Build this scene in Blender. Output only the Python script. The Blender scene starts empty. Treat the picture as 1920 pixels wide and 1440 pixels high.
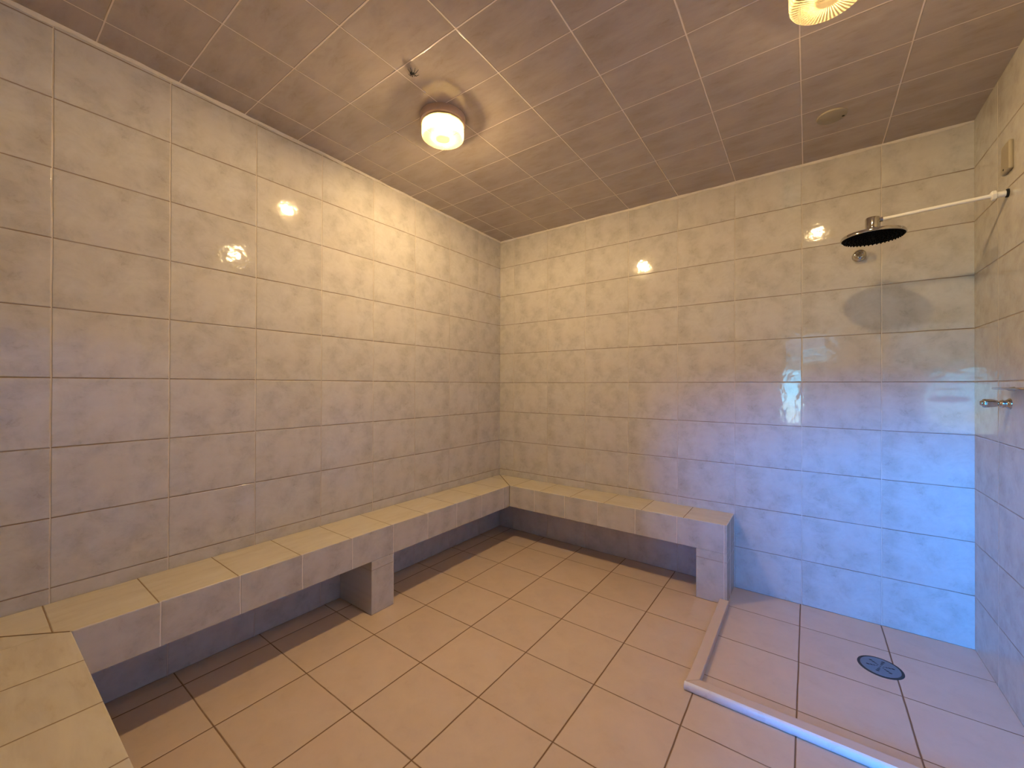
import bpy, bmesh, math, random
from mathutils import Vector, Matrix, noise

C = bpy.context.scene.collection
SC = bpy.context.scene
PI = math.pi

# ------------------------------------------------------------------ camera
cam = bpy.data.cameras.new('camera')
cam_ob = bpy.data.objects.new('camera', cam)
C.objects.link(cam_ob)
FW = Vector((-0.590154, 0.807282, 0.003731)).normalized()
RT = Vector((0.807291, 0.590147, 0.002728)).normalized()
UP = RT.cross(FW).normalized()
RT = FW.cross(UP).normalized()
M = Matrix.Identity(4)
for i in range(3):
    M[i][0], M[i][1], M[i][2] = RT[i], UP[i], -FW[i]
M.translation = Vector((2.178252, -2.803208, 1.226623))
cam_ob.matrix_world = M
cam.sensor_fit = 'HORIZONTAL'
cam.sensor_width = 36.0
cam.lens = 759.4934 / 1920 * 36.0
cam.clip_start = 0.01
SC.camera = cam_ob

# ------------------------------------------------------------------ view + sky
SC.view_settings.view_transform = 'Standard'
SC.view_settings.look = 'None'
SC.view_settings.gamma = 1.0
SC.view_settings.use_curve_mapping = False
SC.view_settings.exposure = 0.0
SC.cycles.use_denoising = True
SC.cycles.max_bounces = 10
SC.cycles.diffuse_bounces = 4
SC.cycles.glossy_bounces = 5
SC.cycles.transparent_max_bounces = 12
SC.cycles.sample_clamp_indirect = 6.0
SC.cycles.blur_glossy = 0.3

SKY_STRENGTH = 4.9
LAMP_STRENGTH = (3700.0, 1080.0)      # whole lamp, lamp towards the shower
LAMP_COLOR = (1.0, 0.735, 0.40)

w = bpy.data.worlds.new('daylight_sky')
SC.world = w
w.use_nodes = True
nt = w.node_tree
nt.nodes.clear()
out = nt.nodes.new('ShaderNodeOutputWorld')
bg = nt.nodes.new('ShaderNodeBackground')
tc = nt.nodes.new('ShaderNodeTexCoord')
sx = nt.nodes.new('ShaderNodeSeparateXYZ')
rp = nt.nodes.new('ShaderNodeValToRGB')
mr = nt.nodes.new('ShaderNodeMapRange')
nt.links.new(tc.outputs['Generated'], sx.inputs[0])
nt.links.new(sx.outputs['Z'], mr.inputs['Value'])
mr.inputs['From Min'].default_value = -0.2
mr.inputs['From Max'].default_value = 0.6
nt.links.new(mr.outputs[0], rp.inputs[0])
cr = rp.color_ramp
cr.elements[0].position = 0.0
cr.elements[0].color = (0.02, 0.025, 0.02, 1)
cr.elements[1].position = 1.0
cr.elements[1].color = (0.0, 0.02, 0.08, 1)
# horizontal position on the ramp = (sine of the elevation + 0.2) / 0.8
for el, col in ((-0.07, (0.03, 0.045, 0.04, 1)), (-0.045, (0.045, 0.06, 0.055, 1)), (0.0, (0.016, 0.072, 0.110, 1)),
                (0.035, (0.003, 0.030, 0.055, 1)), (0.055, (0.001, 0.005, 0.008, 1)), (0.135, (0.001, 0.01, 0.03, 1)),
                (0.17, (0.0, 0.25, 0.92, 1)), (0.29, (0.0, 0.26, 1.0, 1)), (0.36, (0.0, 0.03, 0.12, 1))):
    e = cr.elements.new((el + 0.2) / 0.8)
    e.color = col
nt.links.new(rp.outputs[0], bg.inputs['Color'])
bg.inputs['Strength'].default_value = 42.0 * SKY_STRENGTH
nt.links.new(bg.outputs[0], out.inputs[0])

# portals guide the sampling of the sky through the two openings of the outer wall
def portal(name, x0, x1, z0, z1, y):
    l = bpy.data.lights.new(name, 'AREA')
    l.shape = 'RECTANGLE'
    l.size, l.size_y = x1 - x0, z1 - z0
    l.cycles.is_portal = True
    o = bpy.data.objects.new(name, l)
    C.objects.link(o)
    o.location = ((x0 + x1) / 2, y, (z0 + z1) / 2)
    o.rotation_euler = (PI / 2, 0, PI)      # facing +y, into the building
    return o

HW = (1.30, 2.09, 0.63, 1.47)     # low window of the outer wall
CW = (0.60, 2.50, 1.55, 2.95)     # unseen high opening, added to throw blue sky light low on the back wall
YO = -4.90
portal('window_portal', *HW, YO)
portal('added_opening_portal', *CW, YO)


# ------------------------------------------------------------------ helpers
def obj(name, bm, mat=None, parent=None, smooth=False):
    me = bpy.data.meshes.new(name)
    bmesh.ops.recalc_face_normals(bm, faces=bm.faces)
    bm.to_mesh(me)
    bm.free()
    o = bpy.data.objects.new(name, me)
    C.objects.link(o)
    if mat:
        for m in (mat if isinstance(mat, (list, tuple)) else [mat]):
            me.materials.append(m)
    if parent:
        o.parent = parent
        o.matrix_parent_inverse = Matrix.Translation(parent.location).inverted()
    if smooth:
        for p in me.polygons:
            p.use_smooth = True
    return o


def thing(name, label, cat, loc, group=None):
    o = bpy.data.objects.new(name, None)
    o.empty_display_size = 0.05
    C.objects.link(o)
    o.location = loc
    o['label'] = label
    o['category'] = cat
    if group:
        o['group'] = group
    return o


def bevel(o, width=0.003, seg=2, angle=40):
    m = o.modifiers.new('bevel', 'BEVEL')
    m.width = width
    m.segments = seg
    m.limit_method = 'ANGLE'
    m.angle_limit = math.radians(angle)
    m.harden_normals = False
    return o


def autosmooth(o, ang=35):
    me = o.data
    for p in me.polygons:
        p.use_smooth = True
    me.set_sharp_from_angle(angle=math.radians(ang))
    return o


def quad_uv(bm, pts, uvs, uvl):
    f = bm.faces.new([bm.verts.new(p) for p in pts])
    for l, u in zip(f.loops, uvs):
        l[uvl].uv = u
    return f


def prism(poly, z0, z1, uvfun):
    """upright prism from an outline, UV in metres from uvfun(normal, co)"""
    bm = bmesh.new()
    uvl = bm.loops.layers.uv.new('UVMap')
    a = [bm.verts.new((x, y, z0)) for x, y in poly]
    b = [bm.verts.new((x, y, z1)) for x, y in poly]
    n = len(poly)
    bm.faces.new(b)
    bm.faces.new(list(reversed(a)))
    for i in range(n):
        j = (i + 1) % n
        bm.faces.new((a[i], a[j], b[j], b[i]))
    bmesh.ops.recalc_face_normals(bm, faces=bm.faces)
    for f in bm.faces:
        f.normal_update()
        for l in f.loops:
            l[uvl].uv = uvfun(f.normal, l.vert.co)
    return bm


def lathe(profile, seg=48, origin=(0, 0, 0), axis='Z', flute=None):
    """surface of revolution; profile = [(r, h)...]; axis Z, X or Y; flute(angle, i) scales the radius"""
    bm = bmesh.new()
    rings = []
    ox, oy, oz = origin

    def place(r, a, h):
        u, v = r * math.cos(a), r * math.sin(a)
        if axis == 'Z':
            return (ox + u, oy + v, oz + h)
        if axis == 'X':
            return (ox + h, oy + u, oz + v)
        return (ox + u, oy + h, oz + v)
    for i, (r, h) in enumerate(profile):
        if r < 1e-6:
            rings.append([bm.verts.new(place(0, 0, h))])
        else:
            rings.append([bm.verts.new(place(r * (flute(2 * PI * k / seg, i) if flute else 1), 2 * PI * k / seg, h))
                          for k in range(seg)])
    for i in range(len(rings) - 1):
        A, B = rings[i], rings[i + 1]
        for k in range(seg):
            k2 = (k + 1) % seg
            if len(A) == 1 and len(B) == 1:
                continue
            if len(A) == 1:
                bm.faces.new((A[0], B[k], B[k2]))
            elif len(B) == 1:
                bm.faces.new((A[k], A[k2], B[0]))
            else:
                bm.faces.new((A[k], A[k2], B[k2], B[k]))
    return bm


def tube(bm, pts, radii, seg=12):
    """tapered tube along a polyline, added to bm"""
    rings = []
    pts = [Vector(p) for p in pts]
    for i, p in enumerate(pts):
        d = (pts[min(i + 1, len(pts) - 1)] - pts[max(i - 1, 0)]).normalized()
        t = Vector((0, 0, 1)) if abs(d.z) < 0.9 else Vector((1, 0, 0))
        u = d.cross(t).normalized()
        v = d.cross(u).normalized()
        rings.append([bm.verts.new(p + (u * math.cos(2 * PI * k / seg) + v * math.sin(2 * PI * k / seg)) * radii[i])
                      for k in range(seg)])
    for A, B in zip(rings, rings[1:]):
        for k in range(seg):
            bm.faces.new((A[k], A[(k + 1) % seg], B[(k + 1) % seg], B[k]))
    bm.faces.new(list(reversed(rings[0])))
    bm.faces.new(rings[-1])
    return bm


# ------------------------------------------------------------------ materials
class NG:
    """small node-graph helper"""
    def __init__(s, name):
        s.m = bpy.data.materials.new(name)
        s.m.use_nodes = True
        s.t = s.m.node_tree
        s.t.nodes.clear()

    def n(s, kind, **kw):
        nd = s.t.nodes.new(kind)
        for k, v in kw.items():
            setattr(nd, k, v)
        return nd

    def put(s, sock, v):
        if hasattr(v, 'is_output') or isinstance(v, bpy.types.NodeSocket):
            s.t.links.new(v, sock)
        elif v is not None:
            sock.default_value = v

    def math(s, op, a, b=None, c=None):
        nd = s.n('ShaderNodeMath', operation=op)
        s.put(nd.inputs[0], a)
        if b is not None:
            s.put(nd.inputs[1], b)
        if c is not None:
            s.put(nd.inputs[2], c)
        return nd.outputs[0]

    def comb(s, x, y, z):
        nd = s.n('ShaderNodeCombineXYZ')
        for k, v in enumerate((x, y, z)):
            s.put(nd.inputs[k], v)
        return nd.outputs[0]

    def noise(s, vec, scale, detail=4, rough=0.55, dist=0.0):
        nd = s.n('ShaderNodeTexNoise')
        s.put(nd.inputs['Vector'], vec)
        nd.inputs['Scale'].default_value = scale
        nd.inputs['Detail'].default_value = detail
        nd.inputs['Roughness'].default_value = rough
        nd.inputs['Distortion'].default_value = dist
        return nd.outputs['Fac']

    def ramp(s, fac, stops, interp='LINEAR'):
        nd = s.n('ShaderNodeValToRGB')
        s.put(nd.inputs[0], fac)
        cr = nd.color_ramp
        cr.interpolation = interp
        while len(cr.elements) < len(stops):
            cr.elements.new(0.5)
        for e, (p, c) in zip(cr.elements, stops):
            e.position = p
            e.color = (*c, 1) if len(c) == 3 else c
        return nd.outputs[0]

    def mix(s, fac, a, b, mode='MIX'):
        nd = s.n('ShaderNodeMix', data_type='RGBA', blend_type=mode)
        s.put(nd.inputs[0], fac)
        for sock, v in ((nd.inputs[6], a), (nd.inputs[7], b)):
            s.put(sock, (*v, 1) if isinstance(v, tuple) and len(v) == 3 else v)
        return nd.outputs[2]

    def smooth(s, v, lo, hi, a=0.0, b=1.0):
        nd = s.n('ShaderNodeMapRange', interpolation_type='SMOOTHSTEP')
        s.put(nd.inputs[0], v)
        for k, x in enumerate((lo, hi, a, b)):
            s.put(nd.inputs[k + 1], x)
        return nd.outputs[0]

    def out(s, shader):
        o = s.n('ShaderNodeOutputMaterial')
        s.t.links.new(shader, o.inputs[0])
        return s.m


def tile_material(name, W, H, base, dark, warm, g_h, g_v, gw_h, gw_v, rough=0.07, tilt=0.006,
                  nscale=11.0, stretch=(1, 1), contrast=1.0, wave=0.0006, grout_noise=0.6, edge=0.0025,
                  spec=0.5, speck=0.0, tint_var=0.05, u_min=None):
    """glazed tiles on a UV map in metres: lines at the multiples of W and H"""
    g = NG(name)
    uv = g.n('ShaderNodeUVMap').outputs[0]
    sp = g.n('ShaderNodeSeparateXYZ')
    g.put(sp.inputs[0], uv)
    wob = g.noise(uv, 6.0, 2)
    wv = g.math('MULTIPLY', g.math('SUBTRACT', wob, 0.5), 0.0035)
    u = g.math('ADD', sp.outputs[0], wv)
    v = g.math('ADD', sp.outputs[1], wv)
    cu, cv = g.math('DIVIDE', u, W), g.math('DIVIDE', v, H)
    iu, iv = g.math('FLOOR', cu), g.math('FLOOR', cv)
    fu, fv = g.math('SUBTRACT', cu, iu), g.math('SUBTRACT', cv, iv)
    du = g.math('MULTIPLY', g.math('MINIMUM', fu, g.math('SUBTRACT', 1.0, fu)), W)
    dv = g.math('MULTIPLY', g.math('MINIMUM', fv, g.math('SUBTRACT', 1.0, fv)), H)
    mu = g.smooth(du, gw_v * 0.42, gw_v * 0.62)
    if u_min is not None:
        mu = g.math('MAXIMUM', mu, g.math('LESS_THAN', u, u_min))
    mv = g.smooth(dv, gw_h * 0.42, gw_h * 0.62)
    tile = g.math('MULTIPLY', mu, mv)
    # identity of the tile
    wn = g.n('ShaderNodeTexWhiteNoise', noise_dimensions='2D')
    g.put(wn.inputs['Vector'], g.comb(iu, iv, 0.0))
    rnd = wn.outputs['Value']
    # printed pattern, one of four prints
    seed = g.math('MULTIPLY', g.math('FLOOR', g.math('MULTIPLY', rnd, 3.99)), 3.7)
    loc = g.comb(g.math('MULTIPLY', g.math('MULTIPLY', fu, W), stretch[0]),
                 g.math('MULTIPLY', g.math('MULTIPLY', fv, H), stretch[1]), seed)
    n1 = g.noise(loc, nscale, 7, 0.64, 0.35)
    n2 = g.noise(loc, nscale * 3.1, 5, 0.62, 0.7)
    n3 = g.noise(loc, nscale * 0.55, 3, 0.5, 0.3)
    cl = g.ramp(n1, [(0.36, (1, 1, 1)), (0.52, (0.45, 0.45, 0.45)), (0.68, (0, 0, 0))])
    vein = g.ramp(n2, [(0.30, (1, 1, 1)), (0.42, (0.2, 0.2, 0.2)), (0.55, (0, 0, 0))])
    dk = g.math('MULTIPLY', g.math('ADD', g.math('MULTIPLY', cl, 0.62), g.math('MULTIPLY', g.math('MULTIPLY', vein, cl), 0.5)), contrast)
    dk = g.math('MINIMUM', g.math('MULTIPLY', dk, 1.05), 1.0)
    col = g.mix(dk, base, dark)
    wm = g.ramp(n3, [(0.48, (0, 0, 0)), (0.66, (1, 1, 1))])
    col = g.mix(g.math('MULTIPLY', wm, 0.5), col, warm)
    if speck:
        n5 = g.noise(uv, 420.0, 2)
        col = g.mix(g.math('MULTIPLY', g.ramp(n5, [(0.55, (0, 0, 0)), (0.75, (1, 1, 1))]), speck), col, dark)
    hs = g.n('ShaderNodeHueSaturation')
    g.put(hs.inputs['Value'], g.math('ADD', 1.0 - tint_var / 2, g.math('MULTIPLY', rnd, tint_var)))
    g.put(hs.inputs['Color'], col)
    col = hs.outputs[0]
    # grout, dirty along its length
    gn = g.noise(uv, 7.0, 3, 0.6)
    gsel = g.ramp(gn, [(0.40, (0, 0, 0)), (0.60, (1, 1, 1))])
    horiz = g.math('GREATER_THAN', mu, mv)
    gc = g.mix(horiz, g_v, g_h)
    gother = g.mix(horiz, tuple(0.5 * a + 0.5 * b for a, b in zip(g_v, g_h)), tuple(0.6 * a + 0.4 * b for a, b in zip(g_h, base)))
    gc = g.mix(g.math('MULTIPLY', gsel, grout_noise), gc, gother)
    fin = g.mix(tile, gc, col)
    # relief: rounded tile edges, lightly waved glaze, each tile set a hair out of plane
    ed = g.smooth(g.math('MINIMUM', g.math('SUBTRACT', du, gw_v * 0.4), g.math('SUBTRACT', dv, gw_h * 0.4)), 0.0, edge)
    n4 = g.noise(uv, 26.0, 2, 0.4)
    ht = g.math('ADD', g.math('MULTIPLY', ed, 0.0015), g.math('MULTIPLY', n4, wave))
    geo = g.n('ShaderNodeNewGeometry')
    off = g.n('ShaderNodeVectorMath', operation='MULTIPLY_ADD')
    g.put(off.inputs[0], wn.outputs['Color'])
    off.inputs[1].default_value = (2 * tilt,) * 3
    off.inputs[2].default_value = (-tilt,) * 3
    add = g.n('ShaderNodeVectorMath', operation='ADD')
    g.put(add.inputs[0], geo.outputs['Normal'])
    g.put(add.inputs[1], off.outputs[0])
    nm = g.n('ShaderNodeVectorMath', operation='NORMALIZE')
    g.put(nm.inputs[0], add.outputs[0])
    bp = g.n('ShaderNodeBump')
    bp.inputs['Strength'].default_value = 1.0
    bp.inputs['Distance'].default_value = 1.0
    g.put(bp.inputs['Height'], ht)
    g.put(bp.inputs['Normal'], nm.outputs[0])
    bs = g.n('ShaderNodeBsdfPrincipled')
    g.put(bs.inputs['Base Color'], fin)
    g.put(bs.inputs['Roughness'], g.smooth(tile, 0.0, 1.0, 0.75, rough))
    bs.inputs['Specular IOR Level'].default_value = spec
    g.put(bs.inputs['Normal'], bp.outputs[0])
    return g.out(bs.outputs[0])


def plain(name, col, rough=0.5, metal=0.0, nvar=0.08, nscale=30, bump=0.0, spec=0.5):
    g = NG(name)
    co = g.n('ShaderNodeTexCoord').outputs['Object']
    n = g.noise(co, nscale, 4)
    c = g.mix(n, tuple(x * (1 - nvar) for x in col), tuple(min(1, x * (1 + nvar)) for x in col))
    bs = g.n('ShaderNodeBsdfPrincipled')
    g.put(bs.inputs['Base Color'], c)
    g.put(bs.inputs['Roughness'], g.smooth(n, 0.2, 0.8, rough * 0.85, min(1, rough * 1.15)))
    bs.inputs['Metallic'].default_value = metal
    bs.inputs['Specular IOR Level'].default_value = spec
    if bump:
        b = g.n('ShaderNodeBump')
        b.inputs['Distance'].default_value = bump
        g.put(b.inputs['Height'], n)
        g.put(bs.inputs['Normal'], b.outputs[0])
    return g.out(bs.outputs[0])


TILE = dict(base=(0.565, 0.535, 0.485), dark=(0.40, 0.362, 0.312), warm=(0.56, 0.51, 0.455))
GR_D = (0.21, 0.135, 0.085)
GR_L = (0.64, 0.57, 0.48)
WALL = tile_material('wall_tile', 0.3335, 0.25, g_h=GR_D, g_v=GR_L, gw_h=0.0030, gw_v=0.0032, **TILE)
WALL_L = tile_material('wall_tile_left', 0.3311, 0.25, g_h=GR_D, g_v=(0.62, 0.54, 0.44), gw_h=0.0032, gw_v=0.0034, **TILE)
CEIL = tile_material('ceiling_tile', 0.3335, 0.25, base=(0.47, 0.395, 0.34), dark=(0.355, 0.285, 0.235), warm=(0.46, 0.37, 0.32),
                     g_h=(0.74, 0.63, 0.55), g_v=(0.74, 0.63, 0.55), gw_h=0.0042, gw_v=0.0048, rough=0.05, tilt=0.004, spec=0.75,
                     stretch=(0.5, 1.3), grout_noise=0.25)
FLOOR = tile_material('floor_tile', 0.3375, 0.3330, base=(0.62, 0.485, 0.375), dark=(0.525, 0.395, 0.295), warm=(0.64, 0.475, 0.365),
                      g_h=(0.19, 0.105, 0.055), g_v=(0.18, 0.10, 0.05), gw_h=0.0040, gw_v=0.0046, rough=0.34, tilt=0.002,
                      nscale=8, contrast=0.75, wave=0.00025, grout_noise=0.5, spec=0.4, speck=0.15)
FACE = tile_material('bench_face_tile', 0.2530, 0.2370, g_h=(0.40, 0.33, 0.27), g_v=(0.76, 0.69, 0.61), gw_h=0.003, gw_v=0.0042, grout_noise=0.35,
                     stretch=(1, 1), **TILE)
SEAT = tile_material('bench_seat_tile', 0.2500, 5.0, base=(0.61, 0.55, 0.45), dark=(0.48, 0.40, 0.295), warm=(0.60, 0.52, 0.41),
                     g_h=GR_D, g_v=(0.26, 0.17, 0.09), gw_h=0.003, gw_v=0.0032, rough=0.3, stretch=(0.35, 1.5), nscale=12,
                     tilt=0.003)
SEAT_N = tile_material('bench_seat_tile_near', 0.2525, 5.0, base=(0.61, 0.55, 0.45), dark=(0.48, 0.40, 0.295), warm=(0.60, 0.52, 0.41),
                     g_h=GR_D, g_v=(0.26, 0.17, 0.09), gw_h=0.003, gw_v=0.0032, rough=0.3, stretch=(0.35, 1.5), nscale=12,
                     tilt=0.003, u_min=0.30)
PLASTER = plain('plaster_joint', (0.68, 0.62, 0.53), 0.7, nvar=0.1, nscale=60)
OUTER = plain('outer_plaster', (0.09, 0.085, 0.08), 0.9)  # unseen lobby walls, darkened to cut bounced sky light
OUTER_FLOOR = plain('outer_paving', (0.05, 0.045, 0.04), 0.9)
CURB = plain('curb_tile', (0.60, 0.465, 0.36), 0.4, nvar=0.07, nscale=14)
CURB_W = plain('curb_white_edge', (0.82, 0.80, 0.78), 0.3, nvar=0.06, nscale=25)
GROUT = plain('dark_grout', (0.24, 0.155, 0.09), 0.8)
CHROME = plain('chrome', (0.56, 0.54, 0.50), 0.09, metal=1.0, nvar=0.03)
BLACK = plain('black_rubber', (0.004, 0.004, 0.004), 0.7, spec=0.03)
WHITE = plain('white_plastic', (0.84, 0.82, 0.78), 0.3, nvar=0.03)
BASEP = plain('lamp_base_plastic', (0.50, 0.345, 0.255), 0.35, nvar=0.03)  # white plastic; the shade on the ring is put into this brown
CREAM = plain('cream_plastic', (0.34, 0.29, 0.205), 0.45, nvar=0.05)
DRAIN = plain('drain_metal', (0.17, 0.21, 0.26), 0.45, metal=0.4, nvar=0.2, nscale=70)
DRAIN_D = plain('drain_seal', (0.03, 0.032, 0.036), 0.7, nvar=0.2)
HOLE = plain('dark_hole', (0.006, 0.006, 0.007), 0.9)
SPIDER = plain('spider_black', (0.012, 0.008, 0.006), 0.6)
FRAME = plain('window_frame_white', (0.7, 0.7, 0.7), 0.4)


# ------------------------------------------------------------------ room shell
XR = 2.806
YF = -2.90
ZT = 2.62


def struct(o):
    o['kind'] = 'structure'
    return o


def ceil_z(x, y):
    d = -y
    h = 0.020 * d if d < 1.6 else 0.032 + 0.006 * (d - 1.6)
    return 2.484 - 0.004 * x + h


# floor: one tiled slab, lines on the grid read from the photograph
bm = bmesh.new()
ul = bm.loops.layers.uv.new('UVMap')


def slab(bm, ul, x0, x1, y0, y1, z0, z1, uvf):
    P = [(x0, y0), (x1, y0), (x1, y1), (x0, y1)]
    lo = [bm.verts.new((x, y, z0)) for x, y in P]
    hi = [bm.verts.new((x, y, z1)) for x, y in P]
    F = [bm.faces.new(hi), bm.faces.new(lo[::-1])]
    for i in range(4):
        j = (i + 1) % 4
        F.append(bm.faces.new((lo[i], lo[j], hi[j], hi[i])))
    for f in F:
        for l in f.loops:
            l[ul].uv = uvf(l.vert.co)


slab(bm, ul, 0, XR, YF, 0, -0.08, 0, lambda c: (c.x - 0.1185, c.y + 0.2575))
struct(obj('floor', bm, FLOOR))


def wall(name, x0, x1, y0, y1, z0, z1, uvf, mat):
    bm = bmesh.new()
    ul = bm.loops.layers.uv.new('UVMap')
    slab(bm, ul, x0, x1, y0, y1, z0, z1, uvf)
    return struct(obj(name, bm, mat))


wall('wall_left', -0.12, 0, YF, 0, -0.08, ZT, lambda c: (-c.y - 0.290, c.z), WALL_L)
wall('wall_back', -0.12, XR + 0.12, 0, 0.12, -0.08, ZT, lambda c: (c.x - 0.1487, c.z), WALL)
wall('wall_right', XR, XR + 0.12, YF, 0, -0.08, ZT, lambda c: (-c.y - 0.292, c.z), WALL)

# front wall with the doorway the photographer stands in
DX0, DX1, DZ = 1.96, 2.73, 1.80
bm = bmesh.new()
ul = bm.loops.layers.uv.new('UVMap')
uvf = lambda c: (c.x - 0.1487, c.z)
slab(bm, ul, -0.12, DX0, YF - 0.12, YF, -0.08, 3.7, uvf)
slab(bm, ul, DX1, XR + 0.75, YF - 0.12, YF, -0.08, 3.7, uvf)
slab(bm, ul, DX0, DX1, YF - 0.12, YF, DZ, 3.7, uvf)
struct(obj('wall_front', bm, WALL))

# ceiling: tiled sheet that rises gently towards the front, as the photograph shows
bm = bmesh.new()
ul = bm.loops.layers.uv.new('UVMap')
NX, NY = 20, 24
V = [[bm.verts.new((XR * i / NX, YF * j / NY, ceil_z(XR * i / NX, YF * j / NY))) for j in range(NY + 1)] for i in range(NX + 1)]
T = [[bm.verts.new((XR * i / NX, YF * j / NY, 2.70)) for j in (0, NY)] for i in (0, NX)]
for i in range(NX):
    for j in range(NY):
        f = bm.faces.new((V[i][j], V[i][j + 1], V[i + 1][j + 1], V[i + 1][j]))
        f.smooth = True
        for l in f.loops:
            l[ul].uv = (l.vert.co.x - 0.153, l.vert.co.y + 0.250)
bm.faces.new((T[0][0], T[1][0], T[1][1], T[0][1]))
struct(obj('ceiling', bm, CEIL))

# the pale, uneven plaster joint between wall tiles and ceiling
def joint(name, pts, inward, seed):
    rnd = random.Random(seed)
    bm = bmesh.new()
    prev = None
    for x, y in pts:
        z = ceil_z(x, y)
        d = 0.007 + 0.006 * noise.noise(Vector((x * 9 + seed, y * 9, 0))) + 0.002 * rnd.random()
        h = 0.010 + 0.008 * noise.noise(Vector((x * 7 + seed, y * 7, 3))) + 0.003 * rnd.random()
        d, h = max(0.003, d), max(0.004, h)
        a = Vector((x, y, z - h))
        n = Vector(inward)
        ring = [bm.verts.new(a - n * 0.004), bm.verts.new(a + n * 0.001), bm.verts.new(a + n * d * 0.55 + Vector((0, 0, h * 0.5))),
                bm.verts.new(Vector((x, y, z + 0.001)) + n * d)]
        if prev:
            for k in range(3):
                bm.faces.new((prev[k], prev[k + 1], ring[k + 1], ring[k]))
        prev = ring
    return struct(obj(name, bm, PLASTER, smooth=True))


joint('trim_1', [(0, -2.9 * i / 180) for i in range(181)], (1, 0, 0), 3)
joint('trim_2', [(XR * i / 160, 0) for i in range(161)], (0, -1, 0), 8)

# unseen lobby, added outside the doorway to admit sky light only through its openings
wall('floor_outer', 0.2, XR + 0.75, YO, YF - 0.12, -0.08, 0.0, lambda c: (c.x, c.y), OUTER_FLOOR)
wall('ceiling_outer', 0.2, XR + 0.75, YO - 0.1, YF - 0.12, 3.6, 3.7, lambda c: (c.x, c.y), OUTER)
wall('wall_outer_left', 0.1, 0.2, YO - 0.1, YF - 0.12, -0.08, 3.7, lambda c: (c.y, c.z), OUTER)
wall('wall_outer_right', XR + 0.75, XR + 0.85, YO - 0.1, YF, -0.08, 3.7, lambda c: (c.y, c.z), OUTER)
bm = bmesh.new()
ul = bm.loops.layers.uv.new('UVMap')
uvf = lambda c: (c.x, c.z)
yo0, yo1 = YO - 0.1, YO
XA, XB = 0.1, XR + 0.85
slab(bm, ul, XA, XB, yo0, yo1, -0.08, HW[2], uvf)
slab(bm, ul, XA, HW[0], yo0, yo1, HW[2], HW[3], uvf)
slab(bm, ul, HW[1], XB, yo0, yo1, HW[2], HW[3], uvf)
slab(bm, ul, XA, XB, yo0, yo1, HW[3], CW[2], uvf)
slab(bm, ul, XA, CW[0], yo0, yo1, CW[2], CW[3], uvf)
slab(bm, ul, CW[1], XB, yo0, yo1, CW[2], CW[3], uvf)
slab(bm, ul, XA, XB, yo0, yo1, CW[3], 3.7, uvf)
struct(obj('wall_outer', bm, OUTER))


# ------------------------------------------------------------------ the built-in tiled bench
ZS, ZB = 0.448, 0.285
XF, YB, YN = 0.303, -0.266, -2.588       # front edges of the left, back and near runs
bench = thing('tiled_bench', 'built-in bench clad in cream marbled tiles running along the walls', 'bench', (0.15, -1.4, 0))


def uv_left(n, c):
    if abs(n.z) > 0.5:
        return (-c.y - 0.125, c.x + 0.6)
    return (-c.y - 0.093, c.z + (0.0 if c.z < 0 else 0))


def uv_x(off_top, off_face):
    def f(n, c):
        if abs(n.z) > 0.5:
            return (c.x - off_top, -c.y + 0.6)
        return ((c.x if abs(n.y) > 0.5 else -c.y + 0.13) - off_face, c.z)
    return f


def seat(poly, uvf, top=None):
    """a seat run: tiled top sheet overlapping a tiled body"""
    bm = prism(poly, ZB, ZS, uvf)
    for f in bm.faces:
        f.normal_update()
        f.material_index = 1 if f.normal.z > 0.5 else 0
    o = obj('seat', bm, [FACE, top or SEAT], bench)
    bevel(o, 0.004, 3)
    return o


G = 0.0012
E0 = 0.0015
left_seat = seat([(E0, -E0 - G * 1.5), (XF, YB - G * 1.5), (XF, YN + G * 1.5), (E0, YN - XF + G * 1.5)], uv_left)
back_seat = seat([(E0 + G * 1.5, -E0), (XF + G * 1.5, YB), (1.813, YB), (1.813, -E0)], uv_x(0.082, 0.027))
near_seat = seat([(E0, YF + E0), (E0, YN - XF - G), (XF + G, YN), (1.86, YN), (1.86, YF + E0)], uv_x(0.022, 0.0), SEAT_N)

# grout lying in the two mitres
def strip(p, q, z):
    bm = bmesh.new()
    d = (Vector(q) - Vector(p)).normalized() * 0.0
    n = Vector((-(q[1] - p[1]), q[0] - p[0])).normalized() * 0.0014
    vs = [(p[0] + n.x, p[1] + n.y, z), (q[0] + n.x, q[1] + n.y, z), (q[0] - n.x, q[1] - n.y, z), (p[0] - n.x, p[1] - n.y, z)]
    lo = [bm.verts.new((x, y, z - 0.02)) for x, y, _ in vs]
    hi = [bm.verts.new(v) for v in vs]
    bm.faces.new(hi)
    for i in range(4):
        bm.faces.new((lo[i], lo[(i + 1) % 4], hi[(i + 1) % 4], hi[i]))
    return bm


obj('mitre_joint', strip((0.003, -0.003), (XF - 0.004, YB + 0.0035), ZS + 0.0006), GROUT, bench)
obj('mitre_joint', strip((0.004, YN - XF + 0.004), (XF - 0.004, YN - 0.004), ZS + 0.0006), GROUT, bench)


def pillar(x0, x1, y0, y1, uvf):
    bm = prism([(x0, y0), (x1, y0), (x1, y1), (x0, y1)], 0.0, ZB, uvf)
    o = obj('support_pillar', bm, FACE, bench)
    bevel(o, 0.003, 2)
    return o


pillar(E0, XF, -1.499, -1.355, uv_left)
pillar(1.652, 1.813, YB, -E0, uv_x(0.082, 0.027))
pillar(1.55, 1.70, YF + E0, YN, uv_x(0.082, 0.2))

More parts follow.
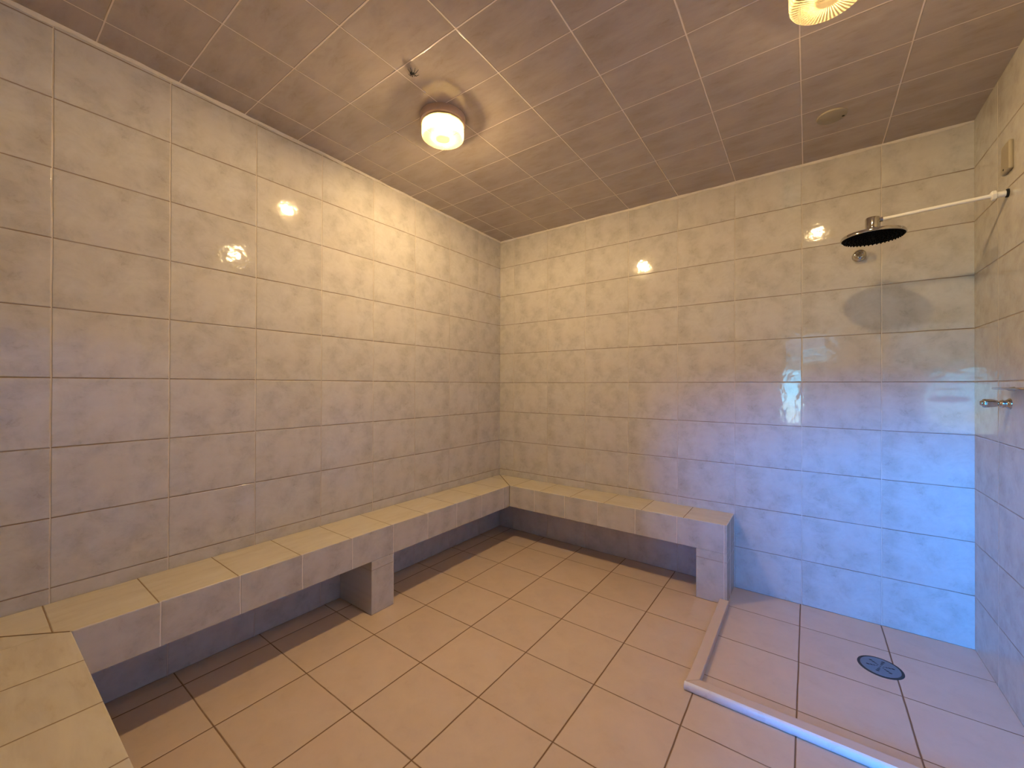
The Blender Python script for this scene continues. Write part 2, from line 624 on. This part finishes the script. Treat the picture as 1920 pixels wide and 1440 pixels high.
# ------------------------------------------------------------------ shower curb
curb = thing('shower_curb', 'low tiled curb with white front edge around the shower floor', 'curb', (1.8, -1.0, 0))
HC = 0.033
uvc = lambda n, c: (c.x, c.y)
o = obj('side_strip', prism([(1.776, -1.060), (1.776, -0.268), (1.823, -0.268), (1.823, -1.0165)], 0.0, HC, uvc), CURB, curb)
bevel(o, 0.004, 2)
o = obj('front_strip', prism([(1.7775, -1.061), (1.824, -1.0165), (XR - 0.001, -1.0165), (XR - 0.001, -1.061)], 0.0, HC, uvc), CURB, curb)
bevel(o, 0.003, 2)
# half-round white edge along the front
bm = bmesh.new()
prof = [(-1.0605, 0.0), (-1.067, 0.001), (-1.071, 0.008), (-1.0725, 0.016), (-1.071, 0.025), (-1.0675, 0.031), (-1.0605, 0.0338)]
for (xx, last) in ((1.774, False),):
    A = [bm.verts.new((1.774, y, z)) for y, z in prof]
    B = [bm.verts.new((XR - 0.001, y, z)) for y, z in prof]
    for k in range(len(prof) - 1):
        bm.faces.new((A[k], A[k + 1], B[k + 1], B[k]))
    bm.faces.new(A)
    bm.faces.new(B[::-1])
o = obj('edge_trim', bm, CURB_W, curb, smooth=False)
o['label'] = 'white half-round edge'
autosmooth(o, 60)

# ------------------------------------------------------------------ floor drain
dr = thing('floor_drain', 'round grey metal drain grate in the shower floor', 'drain', (2.433, -0.419, 0))
o = obj('rim', lathe([(0.0, 0.0005), (0.0665, 0.0005), (0.0685, 0.0022), (0.0735, 0.0026), (0.0775, 0.0008), (0.0785, -0.002)], 64, (2.433, -0.419, 0)), DRAIN_D, dr, True)
o['label'] = 'dark sealed rim'
gr = obj('grate', lathe([(0.0, 0.0036), (0.040, 0.0036), (0.064, 0.0034), (0.0672, 0.0026), (0.0675, 0.0006)], 64, (2.433, -0.419, 0)), DRAIN, dr, True)
bm = bmesh.new()
hole_pts = [(0, 0)]
for k in range(6):
    a = math.radians(60 * k + 12)
    for r, s in ((0.012, .5), (0.021, .7), (0.031, .85), (0.043, 1.0)):
        hole_pts.append((r * math.cos(a), r * math.sin(a), s))
for hp in hole_pts:
    s = hp[2] if len(hp) > 2 else 0.5
    ring = []
    for q in range(14):
        t = 2 * PI * q / 14
        ex, ey = 0.0066 * s * math.cos(t), 0.0036 * s * math.sin(t)
        ca, sa = math.cos(math.radians(-8)), math.sin(math.radians(-8))
        ring.append(bm.verts.new((2.433 + hp[0] + ex * ca - ey * sa, -0.419 + hp[1] + ex * sa + ey * ca, 0.0041)))
    bm.faces.new(ring)
o = obj('slot_holes', bm, HOLE, gr)
o['label'] = 'dark drain holes'

# ------------------------------------------------------------------ ceiling lamps
def ribbed_glass():
    g = NG('ribbed_lamp_glass')
    co = g.n('ShaderNodeTexCoord').outputs['Object']
    sp = g.n('ShaderNodeSeparateXYZ')
    g.put(sp.inputs[0], co)
    ang = g.math('ARCTAN2', sp.outputs[1], sp.outputs[0])
    rib = g.math('ADD', g.math('MULTIPLY', g.math('SINE', g.math('MULTIPLY', ang, 54.0)), 0.5), 0.5)
    rr = g.math('SQRT', g.math('ADD', g.math('MULTIPLY', sp.outputs[0], sp.outputs[0]), g.math('MULTIPLY', sp.outputs[1], sp.outputs[1])))
    # ribs on the flat bottom leave the centre of the glass smooth; the rim is thick and frosted
    ribm = g.math('MULTIPLY', g.math('POWER', rib, 1.5), g.smooth(rr, 0.028, 0.042))
    rim = g.smooth(rr, 0.090, 0.0965)
    fac = g.math('MINIMUM', g.math('ADD', g.math('ADD', g.math('MULTIPLY', ribm, 0.055), 0.0045), g.math('MULTIPLY', rim, 0.035)), 0.9)
    tr = g.n('ShaderNodeBsdfTransparent')
    tr.inputs[0].default_value = (1.0, 0.95, 0.86, 1)
    tl = g.n('ShaderNodeBsdfTranslucent')
    tl.inputs[0].default_value = (1.0, 0.80, 0.42, 1)
    gl = g.n('ShaderNodeBsdfGlossy')
    gl.inputs['Roughness'].default_value = 0.08
    bp = g.n('ShaderNodeBump')
    bp.inputs['Distance'].default_value = 0.0015
    g.put(bp.inputs['Height'], ribm)
    g.put(gl.inputs['Normal'], bp.outputs[0])
    m1 = g.n('ShaderNodeMixShader')
    g.put(m1.inputs[0], fac)
    g.t.links.new(tr.outputs[0], m1.inputs[1])
    g.t.links.new(tl.outputs[0], m1.inputs[2])
    m2 = g.n('ShaderNodeMixShader')
    fr = g.n('ShaderNodeFresnel')
    geo = g.n('ShaderNodeNewGeometry')
    g.put(m2.inputs[0], g.math('MULTIPLY', fr.outputs[0], g.math('SUBTRACT', 0.9, g.math('MULTIPLY', geo.outputs['Backfacing'], 0.86))))
    g.t.links.new(m1.outputs[0], m2.inputs[1])
    g.t.links.new(gl.outputs[0], m2.inputs[2])
    return g.out(m2.outputs[0])


def bulb_mat(strength):
    g = NG('glowing_bulb')
    em = g.n('ShaderNodeEmission')
    em.inputs[0].default_value = (*LAMP_COLOR, 1)
    em.inputs[1].default_value = strength
    return g.out(em.outputs[0])


GLASS = ribbed_glass()
DISH = plain('dark_shield', (0.0040, 0.0026, 0.0014), 0.6, nvar=0.2, spec=0.1)  # added dish; blocks upward bulb light, black so the lamp interior stays dim


def lamp(x, y, label, strength, rot=0.4):
    z = ceil_z(x, y)
    t = thing('ceiling_lamp', label, 'lamp', (x, y, z), 'round glass ceiling lamps')
    # everything of the lamp is modelled about its own origin
    def add(name, bm, mat, smooth=True):
        o = obj(name, bm, mat, None, smooth)
        o.parent = t
        return o
    ring = add('base_ring', lathe([(0.0, 0.004), (0.1055, 0.004), (0.1075, 0.0), (0.1078, -0.024), (0.105, -0.030), (0.096, -0.031), (0.094, -0.026), (0.0, -0.026)], 72), BASEP)
    autosmooth(ring, 40)
    dish = add('shield_dish', lathe([(0.0, -0.0275), (0.046, -0.0275), (0.050, -0.030), (0.068, -0.0475), (0.0695, -0.0475), (0.056, -0.0335), (0.0925, -0.0320)], 72), DISH)
    dish['label'] = 'dark inner dish added to block the bulb light'
    autosmooth(dish, 50)
    glass = add('glass_shade', lathe([(0.0945, -0.028), (0.0985, -0.034), (0.1000, -0.045), (0.1000, -0.086), (0.0985, -0.095), (0.0935, -0.100),
                                     (0.080, -0.1015), (0.042, -0.1015), (0.030, -0.1035), (0.0, -0.104)], 96), GLASS)
    bl = bmesh.new()
    d = Vector((math.cos(rot), math.sin(rot), 0))
    c = Vector((0, 0, -0.0495))
    pts = [c + d * s for s in (-0.026, -0.023, -0.014, 0.0, 0.011, 0.020, 0.026, 0.030)]
    tube(bl, pts, [0.008, 0.010, 0.015, 0.0195, 0.020, 0.0165, 0.0105, 0.003], 16)
    b = add('bulb', bl, bulb_mat(strength))
    so = bmesh.new()
    tube(so, [c - d * 0.058, c - d * 0.053, c - d * 0.028, c - d * 0.025], [0.013, 0.0145, 0.0145, 0.0105], 16)
    br = c - d * 0.044
    tube(so, [br, br + Vector((0, 0, 0.0225))], [0.009, 0.012], 10)
    s = add('bulb_socket', so, WHITE)
    autosmooth(s)
    return t


lamp(0.764, -1.436, 'round ribbed-glass ceiling lamp nearest the bench corner, shown whole', LAMP_STRENGTH[0])
lamp(2.228, -1.256, 'round ribbed-glass ceiling lamp at the top edge, towards the shower', LAMP_STRENGTH[1], 2.4)

# ------------------------------------------------------------------ cover plates
vz = ceil_z(2.267, -0.412)
vt = thing('ceiling_cover_plate', 'round cream blank cover plate on the ceiling above the shower', 'cover plate', (2.267, -0.412, vz))
o = obj('disc', lathe([(0.0, -0.007), (0.053, -0.007), (0.0565, -0.005), (0.0575, 0.001), (0.0, 0.001)], 56, (2.267, -0.412, vz)), CREAM, vt, True)
autosmooth(o, 40)
for a, nm, mt in ((0.35, 'screw_hole', HOLE), (3.5, 'screw', CREAM)):
    x, y = 2.267 + 0.045 * math.cos(a), -0.412 + 0.045 * math.sin(a)
    r = 0.0055 if nm == 'screw_hole' else 0.004
    obj(nm, lathe([(0.0, -0.0078), (r * 0.8, -0.0078), (r, -0.007), (r, -0.005)], 18, (x, y, vz)), mt, vt)

sw = thing('wall_cover_plate', 'small cream rectangular cover plate high on the shower side wall', 'cover plate', (XR, -0.41, 2.11))
bm = bmesh.new()
bmesh.ops.create_cube(bm, size=1, matrix=Matrix.Translation((XR - 0.006, -0.412, 2.112)) @ Matrix.Diagonal((0.014, 0.082, 0.112, 1)))
o = bevel(obj('plate', bm, CREAM, sw), 0.006, 3)
obj('screw_hole', lathe([(0.0, -0.0138), (0.004, -0.0138), (0.0045, -0.012)], 16, (XR, -0.400, 2.072), 'X'), HOLE, sw)

# ------------------------------------------------------------------ overhead shower
HX, HY, HZ = 2.410, -0.400, 1.886
sh = thing('overhead_shower', 'chrome overhead shower head with black spray face on a white wall arm', 'shower', (XR, HY, 1.973))
head = obj('shower_head', lathe([(0.1085, 0.003), (0.112, 0.004), (0.1125, 0.010), (0.1095, 0.0165), (0.095, 0.0205), (0.060, 0.0245), (0.034, 0.030),
                                 (0.0265, 0.038), (0.0255, 0.048), (0.0255, 0.088), (0.0235, 0.092), (0.0, 0.092)], 72, (HX, HY, HZ)), CHROME, sh, True)
autosmooth(head, 40)
bm = lathe([(0.0, 0.0005), (0.104, 0.0005), (0.1095, 0.004), (0.108, 0.008)], 72, (HX, HY, HZ))
face = obj('spray_face', bm, BLACK, sh, True)
face['label'] = 'black rubber spray face'
bm = bmesh.new()
for rr, cnt in ((0.101, 44), (0.088, 36), (0.074, 30), (0.060, 24), (0.046, 18), (0.032, 12), (0.018, 7)):
    for k in range(cnt):
        a = 2 * PI * k / cnt + rr * 40
        x, y = HX + rr * math.cos(a), HY + rr * math.sin(a)
        tube(bm, [(x, y, HZ + 0.002), (x, y, HZ - 0.004)], [0.0032, 0.0022], 8)
obj('spray_nozzles', bm, BLACK, face)
bm = bmesh.new()
tube(bm, [(HX + 0.020, HY, 1.9645), (HX + 0.034, HY, 1.9648)], [0.0105, 0.0105], 8)
obj('swivel_nut', bm, CHROME, head)
bm = bmesh.new()
A0, A1 = Vector((HX + 0.030, HY, 1.9648)), Vector((2.772, HY, 1.9795))
tube(bm, [A0, A0 + (A1 - A0) * 0.5 + Vector((0, 0, 0.0007)), A1], [0.0072, 0.0074, 0.0078], 20)
arm = autosmooth(obj('arm', bm, WHITE, sh), 50)
bm = bmesh.new()
tube(bm, [(2.760, HY, 1.9785), (2.763, HY, 1.979), (2.773, HY, 1.9795), (2.778, HY, 1.9795)], [0.013, 0.0185, 0.0185, 0.011], 6)
autosmooth(obj('lock_nut', bm, WHITE, sh), 30)
bm = bmesh.new()
tube(bm, [(2.770, HY, 1.9795), (2.800, HY, 1.9795)], [0.0115, 0.0115], 20)
autosmooth(obj('wall_sleeve', bm, WHITE, sh), 50)
o = obj('wall_hole', lathe([(0.012, -0.0075), (0.0155, -0.006), (0.0165, 0.001), (0.0, 0.001)], 24, (XR, HY, 1.9795), 'X'), HOLE, sh, True)
o['label'] = 'dark ring where the pipe enters the wall'

# chrome spout on the back wall under the shower head
wn_ = thing('wall_nozzle', 'small round chrome nozzle on the back wall below the shower head', 'nozzle', (2.394, 0, 1.912))
o = obj('flange', lathe([(0.0299, 0.001), (0.0299, -0.003), (0.0256, -0.009), (0.0195, -0.012)], 40, (2.395, 0, 1.913), 'Y'), CHROME, wn_, True)
o = obj('spout', lathe([(0.0195, -0.008), (0.0238, -0.018), (0.0274, -0.028), (0.0262, -0.038), (0.0207, -0.045), (0.0152, -0.046), (0.0134, -0.042), (0.0, -0.041)], 40, (2.395, 0, 1.913), 'Y'), CHROME, wn_, True)
autosmooth(o, 60)

# ------------------------------------------------------------------ tap and tray on the right wall
tp = thing('shower_tap', 'chrome fluted shower tap on the right wall below the tray', 'tap', (XR, -0.415, 1.161))
o = obj('bonnet', lathe([(0.021, 0.001), (0.021, -0.004), (0.016, -0.009), (0.0135, -0.014), (0.0155, -0.020), (0.013, -0.026), (0.0075, -0.029), (0.0075, -0.036)], 40, (XR, -0.415, 1.161), 'X'), CHROME, tp, True)
fl = lambda a, i: 1.0 - (0.09 * (0.5 + 0.5 * math.cos(6 * a)) ** 2 if 1 <= i <= 6 else 0)
o = obj('handle', lathe([(0.007, -0.030), (0.0115, -0.0325), (0.0145, -0.040), (0.0168, -0.062), (0.0170, -0.068), (0.0155, -0.0715), (0.0125, -0.073), (0.0, -0.0735)], 72, (XR, -0.415, 1.162), 'X', fl), CHROME, tp, True)
o = obj('cap', lathe([(0.0095, -0.0725), (0.0095, -0.077), (0.007, -0.079), (0.0, -0.0793)], 32, (XR, -0.415, 1.162), 'X'), CHROME, tp, True)

tr = thing('shower_tray', 'slim chrome shelf tray fixed to the right wall above the tap', 'shelf', (XR, -0.55, 1.222))
bm = bmesh.new()
poly = []
x0, x1, y0, y1, r = 2.752, XR - 0.0005, -0.43, -0.70, 0.03
for k in range(9):
    a = PI / 2 + k * (PI / 2) / 8
    poly.append((x0 + r + r * math.cos(a), y0 - r + r * math.sin(a)))
for k in range(9):
    a = PI + k * (PI / 2) / 8
    poly.append((x0 + r + r * math.cos(a), y1 + r + r * math.sin(a)))
poly += [(x1, y1), (x1, y0)]
o = obj('tray_plate', prism(poly, 1.2175, 1.2225, lambda n, c: (c.x, c.y)), CHROME, tr)
bevel(o, 0.0015, 2)
bm = bmesh.new()
rail = [(x, y, 1.2205) for x, y in poly[:-2]]
tube(bm, rail, [0.0042] * len(rail), 10)
obj('edge_rail', bm, CHROME, tr, True)
bm = bmesh.new()
tube(bm, [(XR + 0.001, -0.455, 1.2185), (XR - 0.012, -0.455, 1.2185), (XR - 0.02, -0.455, 1.2185)], [0.009, 0.007, 0.004], 12)
obj('bracket', bm, CHROME, tr)

# ------------------------------------------------------------------ the spider on the ceiling
sx_, sy_ = 0.866, -1.708
sz_ = ceil_z(sx_, sy_)
bm = bmesh.new()
ax = Vector((0.75, 0.66, 0)).normalized()
c0 = Vector((sx_, sy_, sz_ - 0.0066))
tube(bm, [c0 - ax * 0.010, c0 - ax * 0.0085, c0 - ax * 0.004, c0, c0 + ax * 0.002, c0 + ax * 0.0045, c0 + ax * 0.008, c0 + ax * 0.0095],
     [0.0015, 0.0046, 0.0066, 0.0058, 0.0036, 0.0046, 0.0042, 0.0015], 12)
side = Vector((-ax.y, ax.x, 0))
rs = random.Random(5)
for s in (-1, 1):
    for k, f in enumerate((-0.95, -0.3, 0.35, 1.0)):
        root = c0 + ax * (0.002 + 0.0016 * k)
        dirv = (side * s + ax * f).normalized()
        L = 0.019 + 0.007 * rs.random()
        knee = root + dirv * L * 0.5 + Vector((0, 0, -0.004))
        tip = root + (dirv + ax * 0.25 * f).normalized() * L
        tip.z = sz_ - 0.0004
        tube(bm, [root, knee, tip], [0.0015, 0.0013, 0.0008], 6)
o = obj('spider', bm, SPIDER)
o['label'] = 'small black spider on the ceiling tiles beside the whole lamp'
o['category'] = 'spider'
